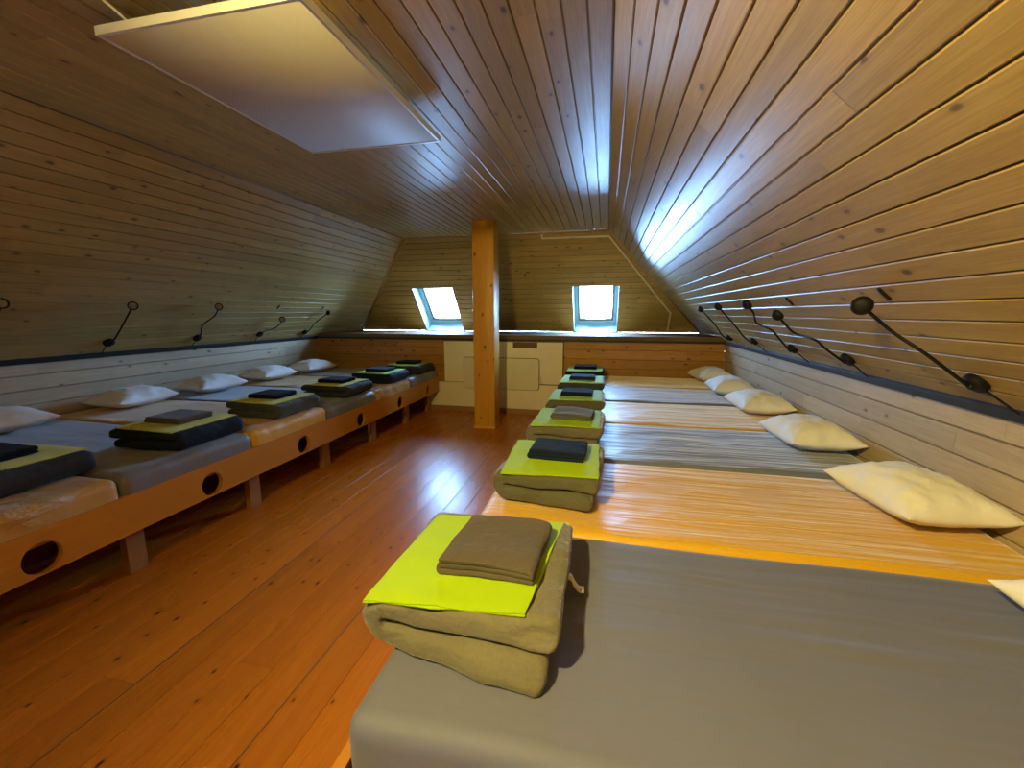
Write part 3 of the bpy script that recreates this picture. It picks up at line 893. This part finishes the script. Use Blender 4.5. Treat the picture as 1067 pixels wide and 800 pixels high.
def sheet(cx, cy, z, corners, mat, label, group, seed, bw=.46, bL=.5, th=.007, plies=2, drop=.02):
    """thin folded sheet; corners = four (x,y) offsets; edges past the blanket droop"""
    V, F = [], []
    n = 26
    c00, c10, c11, c01 = [Vector((*c, 0)) for c in corners]
    def surf(u, v, lay):
        p = c00 * (1 - u) * (1 - v) + c10 * u * (1 - v) + c11 * u * v + c01 * (1 - u) * v
        p = p + Vector((.004 * fbm(seed, v * 3, lay, 1.3), .005 * fbm(u * 3, seed, lay, 1.3), 0))
        ox = max(0, abs(p.x) - bw / 2 + .02); oy = max(0, abs(p.y) - bL / 2 + .02)
        z = -drop * 8 * (ox + oy) * .9 + .0035 * fbm(p.x * 4 + seed, p.y * 4, 0, 1.5)
        return p, z
    base = 0
    for l in range(plies):
        ins = .004 * l; t0, t1 = l * th / plies, (l + 1) * th / plies - .0006
        for up in (0, 1):
            for i in range(n + 1):
                for j in range(n + 1):
                    u, v = ins + (1 - 2 * ins) * i / n, ins * .5 + (1 - ins * 1.5) * j / n
                    p, zz = surf(u, v, l)
                    V.append(Vector((p.x, p.y, zz + (t1 if up else t0))))
        m = (n + 1) ** 2
        for up in (0, 1):
            for i in range(n):
                for j in range(n):
                    a = base + up * m + i * (n + 1) + j
                    F.append((a, a + 1, a + n + 2, a + n + 1))
        rim = [i * (n + 1) for i in range(n + 1)] + [n * (n + 1) + j for j in range(1, n + 1)] + [i * (n + 1) + n for i in range(n - 1, -1, -1)] + [j for j in range(n - 1, 0, -1)]
        for a, b in zip(rim, rim[1:] + rim[:1]): F.append((base + a, base + b, base + m + b, base + m + a))
        base += 2 * m
    o = mesh_obj('folded_sheet', V, F, mat, loc=(cx, cy, z), autosmooth=.9)
    tag(o, label, 'bed sheet', group)
    return o

def towel(cx, cy, z, w, L, rz, mat, label, group, seed, h=.0052, plies=3, lump=.004):
    pl = [(-w / 2, w / 2 - .004 * i, h + 2 * h * i + .0008 * i) for i in range(plies)]
    V, F = folded(pl, h, L, .006, seed, wob=lump, ns=12, capmul=.5)
    o = mesh_obj('folded_towel', V, F, mat, loc=(cx, cy, z), autosmooth=1.2)
    o.rotation_euler[2] = rz
    tag(o, label, 'towel', group)
    return o

GB, GS, GT = 'folded blankets on the right bunk', 'folded lime sheets on the right bunk', 'folded towels on the right bunk'
R = [  # blanket, sheet, towel, yaw
    dict(c=(-.325, 1.10), b='beige', s='lime', t='brown', rz=.02, L=.50, tw=.245, tl=.265, tr=-.03, to=(.045, .0)),
    dict(c=(-.225, 1.985), b='olive', s='lime', t='navy', rz=-.03, L=.50, tw=.25, tl=.21, tr=-.06, to=(.02, .03)),
    dict(c=(-.22, 2.80), b='taupe', s='lime', t='grey', rz=-.02, L=.50, tw=.25, tl=.22, tr=-.1, to=(.03, .0)),
    dict(c=(-.22, 3.62), b='olive', s='mint', t='navy', rz=.02, L=.50, tw=.25, tl=.22, tr=.0, to=(-.0, .0)),
    dict(c=(-.22, 4.52), b='slate', s='mint', t='blue', rz=.0, L=.48, tw=.25, tl=.22, tr=.0, to=(.0, .0)),
    dict(c=(-.23, 5.40), b='navy', s='mint', t='black', rz=.02, L=.46, tw=.27, tl=.22, tr=.0, to=(.0, .0)),
]
RB = ['plush grey-beige folded blanket with loop tag, nearest stack, on the foreground grey mattress',
      'olive grey folded blanket on the shiny orange mattress of the right row',
      'taupe folded blanket under the grey crumpled towel, third stack of the right row',
      'olive folded blanket in the fourth stack from the camera on right row',
      'slate folded blanket, second stack from the far wall on the right row',
      'dark folded blanket in the farthest stack of the right row, by the far wall']
RS = ['bright lime folded sheet on the grey-beige blanket in the foreground',
      'bright lime folded sheet under the navy towel, second stack of right row',
      'lime folded sheet under the grey crumpled towel of the right row',
      'blue-light tinted lime folded sheet in the fourth stack from the camera on right row',
      'blue-light tinted lime folded sheet, second stack from the far wall on the right row',
      'blue-light tinted lime folded sheet of the farthest stack on the right row']
RT = ['brown-grey folded towel on the foreground lime sheet',
      'navy blue folded towel on the lime sheet of the second right stack',
      'grey crumpled folded towel on the third stack of the right row',
      'dark navy folded towel on the fourth stack from the camera, right row',
      'blue folded towel, second stack from the far wall on the right row',
      'black folded towel topping the farthest stack of the right row']
for k, r in enumerate(R):
    cx, cy = r['c']
    o, zt = blanket(cx, cy, r['rz'], BLK[r['b']], RB[k], GB, 11 + 7.3 * k, L=r['L'], tagit=(k == 0), w=.46 if k == 0 else .43, h=.033, twist=(.22, .12, .05, .1, .0, .05)[k])
    hx_, hy_ = .215, r['L'] / 2 - .015
    if k == 0:
        co = [(-.240, -.262), (.165, -.235), (.212, .228), (-.225, .190)]
    elif k == 1:
        co = [(-.208, -.255), (.218, -.235), (.213, .24), (-.232, .235)]
    else:
        co = [(-.222, -.25), (.208, -.235 + .01 * (k % 2)), (.205, .235), (-.218, .235)]
    ss = sheet(cx, cy, zt, co, M[r['s']], RS[k], GS, 3 + k * 2.2, bL=r['L'])
    towel(cx + r['to'][0], cy + r['to'][1], zt + .0085, r['tw'], r['tl'], r['tr'], TOW[r['t']], RT[k], GT, 20 + k * 3.1,
          h=(.0068, .0075, .0065, .0056, .0056, .0056)[k], lump=(.011, .005, .012, .005, .005, .005)[k])

GB, GS, GT = 'folded blankets on the left bunk', 'folded sheets on the left bunk', 'folded towels on the left bunk'
Lf = [
    dict(c=(-2.90, 1.39), b='charcoal', s='pale', t='black', rz=-.02, tr=.0, to=(-.06, .0)),
    dict(c=(-2.755, 2.19), b='navy', s='pale', t='brown', rz=.03, tr=.0, to=(-.03, .03)),
    dict(c=(-2.76, 3.02), b='slate', s='pale', t='black', rz=-.04, tr=.0, to=(-.02, .02)),
    dict(c=(-2.73, 3.87), b='charcoal', s='pale', t='black', rz=.03, tr=.0, to=(-.0, .0)),
    dict(c=(-2.72, 4.74), b='navy', s='mint', t='navy', rz=.0, tr=.0, to=(.0, .0)),
    dict(c=(-2.72, 5.53), b='charcoal', s='mint', t='black', rz=.0, tr=.0, to=(.0, .0)),
]
LB = ['charcoal folded blanket at the left picture edge on the tan mattress',
      'black folded blanket under lime sheet on the second mattress of the left row',
      'slate and olive folded blanket on the orange mattress of the left row',
      'charcoal folded blanket in the fourth stack of the left row',
      'navy folded blanket, second stack from the far wall on the left row',
      'charcoal folded blanket in the farthest stack of the left row']
LS = ['lime folded sheet at the left picture edge', 'lime folded sheet on the black blanket of the left row',
      'thin lime folded sheet on the slate blanket of the left row', 'lime folded sheet in the fourth stack of the left row',
      'blue-light tinted lime folded sheet, second stack from the far wall on the left row', 'blue-light tinted lime folded sheet of the farthest stack on the left row']
LT = ['black folded towel at the left picture edge', 'brown-grey folded towel on the black blanket stack of left row',
      'black folded towel on the slate blanket stack of the left row', 'black folded towel on the fourth stack of the left row',
      'navy folded towel, second stack from the far wall on the left row', 'black folded towel topping the farthest stack of the left row']
for k, r in enumerate(Lf):
    cx, cy = r['c']
    o, zt = blanket(cx, cy, r['rz'], BLK[r['b']], LB[k], GB, 80 + 6.1 * k, w=.50, L=.48, flip=True, h=.029)
    co = [(-.225, -.225), (.225, -.235), (.225, .235), (-.225, .225)]
    sheet(cx, cy, zt, co, M[r['s']], LS[k], GS, 33 + k * 2.2, bw=.5, bL=.48)
    towel(cx + r['to'][0], cy + r['to'][1], zt + .0085, .27, .24, r['tr'], TOW[r['t']], LT[k], GT, 50 + k * 3.1, h=.0056)

# ------------------------------------------------------------------ reading lamps on the slopes
def slope_frame(s):
    """s=+1 right, -1 left: inward normal and up-slope direction"""
    if s > 0: n = Vector((-RISE, 0, -(XR - XCR))).normalized(); up = Vector((XCR - XR, 0, RISE)).normalized()
    else: n = Vector((RISE, 0, -(XCL - XL))).normalized(); up = Vector((XCL - XL, 0, RISE)).normalized()
    return n, up
def on_slope(s, y, z, off=0.0):
    n, up = slope_frame(s)
    x = (XR + (XCR - XR) * (z - ZR) / RISE) if s > 0 else (XL + (XCL - XL) * (z - ZR) / RISE)
    return Vector((x, y, z)) + n * off

def reading_lamp(s, yb, zb, yh, zh, mids, cab, label, group, aim):
    n, up = slope_frame(s)
    base = on_slope(s, yb, zb)
    root = tag(empty('reading_lamp', base), label, 'reading lamp', group)
    V, F = disc((0, 0, 0), n, 1, [(.040, 0), (.042, .004), (.042, .024), (.036, .030), (.012, .032), (.010, .042)], 24)
    mesh_obj('base', V, F, M['black'], root, autosmooth=.6)
    head = on_slope(s, yh, zh, .075) - base
    ctrl = [n * .036] + [on_slope(s, y, z, o) - base for y, z, o in mids] + [head]
    V, F = tube(spline(ctrl, 8), .0068, 8)
    mesh_obj('gooseneck', V, F, M['black'], root)
    a = Vector(aim).normalized()
    V, F = disc(head - a * .012, a, 1, [(.014, -.012), (.026, -.008), (.035, .002), (.037, .010), (.037, .020), (.031, .022)], 28)
    h = mesh_obj('lamp_head', V, F, M['black'], root, autosmooth=.6)
    V, F = disc(head - a * .012, a, 1, [(.027, .0215), (.027, .024), (.022, .0255)], 24)
    tag(mesh_obj('lens', V, F, M['lens'], h, autosmooth=.6), 'pale round lens')
    if cab:
        ctrl = [n * .012 - up * .04] + [on_slope(s, y, z, .012) - base for y, z in cab]
        V, F = tube(spline(ctrl, 8), .0042, 6)
        mesh_obj('cable', V, F, M['black'], root)
    return root

nR, upR = slope_frame(1); nL, upL = slope_frame(-1)
GL = 'reading lamps on the right slope'
away = Vector((.7, .3, .6))       # right lamps show the black back of the head
RLMP = [
    (1.917, 1.205, 1.947, 1.54, [(1.905, 1.345, .06), (1.955, 1.43, .065)], [(1.90, 1.165), (1.86, 1.10)], 'black gooseneck reading lamp nearest the camera on the right slope, round head', Vector((.5, .85, .1))),
    (2.81, 1.20, 2.913, 1.498, [(2.775, 1.29, .06), (2.80, 1.345, .06), (3.0, 1.375, .06), (2.96, 1.44, .07)], [(2.80, 1.15), (2.79, 1.10)], 'black gooseneck reading lamp second from the camera on the right slope', away),
    (3.568, 1.20, 3.268, 1.569, [(3.40, 1.32, .06), (3.38, 1.38, .06), (3.54, 1.427, .06), (3.33, 1.51, .07)], [(3.54, 1.15), (3.52, 1.10)], 'wavy black reading lamp in the middle of the right slope', away),
    (4.428, 1.20, 4.061, 1.567, [(4.34, 1.28, .06), (4.237, 1.394, .06)], [(4.40, 1.15), (4.38, 1.10)], 'straight black reading lamp second from the far end of the right slope', away),
    (5.341, 1.18, 4.855, 1.549, [(5.22, 1.26, .06), (5.033, 1.373, .06)], None, 'small black reading lamp at the far end of the right slope', away)]
for yb, zb, yh, zh, mids, cab, lab, aim in RLMP: reading_lamp(1, yb, zb, yh, zh, mids, cab, lab, GL, aim)
GL = 'reading lamps on the left slope'
toc = Vector((.72, -.68, -.12))      # left lamps turn their lens to the room
LLMP = [
    (2.09, 1.20, 2.049, 1.575, [(2.08, 1.29, .06), (2.07, 1.43, .075)], None, 'black reading lamp cut off by the left picture edge', toc),
    (2.922, 1.205, 2.856, 1.572, [(2.90, 1.30, .06), (2.882, 1.40, .07)], [(2.92, 1.15), (2.92, 1.10)], 'straight black reading lamp nearest whole one on the left slope', toc),
    (3.777, 1.197, 3.676, 1.574, [(3.72, 1.28, .06), (3.665, 1.375, .06), (3.71, 1.48, .07)], [(3.78, 1.15), (3.78, 1.10)], 'black reading lamp second whole one from the left on left slope', toc),
    (4.64, 1.195, 4.719, 1.43, [(4.588, 1.262, .06), (4.72, 1.30, .06), (4.75, 1.36, .07)], [(4.64, 1.15), (4.64, 1.10)], 'bent black reading lamp second from the far end of the left slope', toc),
    (5.496, 1.187, 5.538, 1.515, [(5.47, 1.27, .06), (5.462, 1.352, .06)], [(5.50, 1.15), (5.50, 1.10)], 'black reading lamp at the far end of the left slope', Vector((.3, .8, -.3)))]
for yb, zb, yh, zh, mids, cab, lab, aim in LLMP: reading_lamp(-1, yb, zb, yh, zh, mids, cab, lab, GL, aim)

def strip(s, y, z, label, group):
    n, up = slope_frame(s)
    c = on_slope(s, y, z)
    V = []
    e = Vector((0, 1, 0))
    for i, (l, w) in enumerate(((.032, .007), (.032, .007), (.029, .005))):
        for a, b in ((-1, -1), (1, -1), (1, 1), (-1, 1)): V.append(up * (a * l) + e * (b * w) + n * (0, .006, .009)[i])
    F = [(0, 1, 2, 3), (8, 9, 10, 11)]
    for l in (0, 4):
        for k in range(4): F.append((l + k, l + (k + 1) % 4, l + 4 + (k + 1) % 4, l + 4 + k))
    o = mesh_obj('lamp_clip', V, F, M['black'], smooth=False, loc=c)
    tag(o, label, 'lamp clip', group)
strip(1, 1.925, 1.532, 'small black strip on the right slope above the nearest lamp head', 'black strips above the reading lamps')
strip(1, 2.808, 1.527, 'small black strip on right slope above the second reading lamp', 'black strips above the reading lamps')
strip(-1, 4.609, 1.532, 'small black strip on left slope above the bent reading lamp', 'black strips above the reading lamps')
strip(-1, 5.466, 1.529, 'tiny black strip near the far end of the left slope', 'black strips above the reading lamps')

# ------------------------------------------------------------------ light
w = bpy.data.worlds.new('World'); SC.world = w; w.use_nodes = True
bg = w.node_tree.nodes['Background']
bg.inputs[0].default_value = (.27, .54, 1.0, 1); bg.inputs[1].default_value = 135
lamp = bpy.data.lights.new('ceiling_lamp_light', 'POINT'); lamp.energy = 18; lamp.color = (1.0, .79, .28); lamp.shadow_soft_size = .05
lo = bpy.data.objects.new('ceiling_lamp_light', lamp); COL.objects.link(lo); lo.location = (-.90, -.30, 2.475)
sp = bpy.data.lights.new('ceiling_lamp_beam', 'SPOT'); sp.energy = 375; sp.color = (1.0, .79, .28); sp.shadow_soft_size = .05; sp.spot_size = math.radians(165); sp.spot_blend = .9
so = bpy.data.objects.new('ceiling_lamp_beam', sp); COL.objects.link(so); so.location = (-.90, -.30, 2.475)
so.rotation_euler = Vector((.68, .70, -.22)).to_track_quat('-Z', 'Y').to_euler()

cam = bpy.data.cameras.new('camera'); co = bpy.data.objects.new('camera', cam); COL.objects.link(co)
cam.sensor_fit = 'HORIZONTAL'; cam.sensor_width = 36; cam.lens = FPX / 1067 * 36; cam.clip_start = .02
co.location = (0, 0, CAM_Z); co.rotation_euler = (PI / 2 + PITCH, 0, YAW)
SC.camera = co
SC.view_settings.view_transform = 'Standard'; SC.view_settings.look = 'None'
SC.view_settings.gamma = 1; SC.view_settings.use_curve_mapping = False
SC.view_settings.exposure = 0.0
SC.cycles.max_bounces = 8; SC.cycles.diffuse_bounces = 5; SC.cycles.glossy_bounces = 4
SC.cycles.sample_clamp_indirect = 6
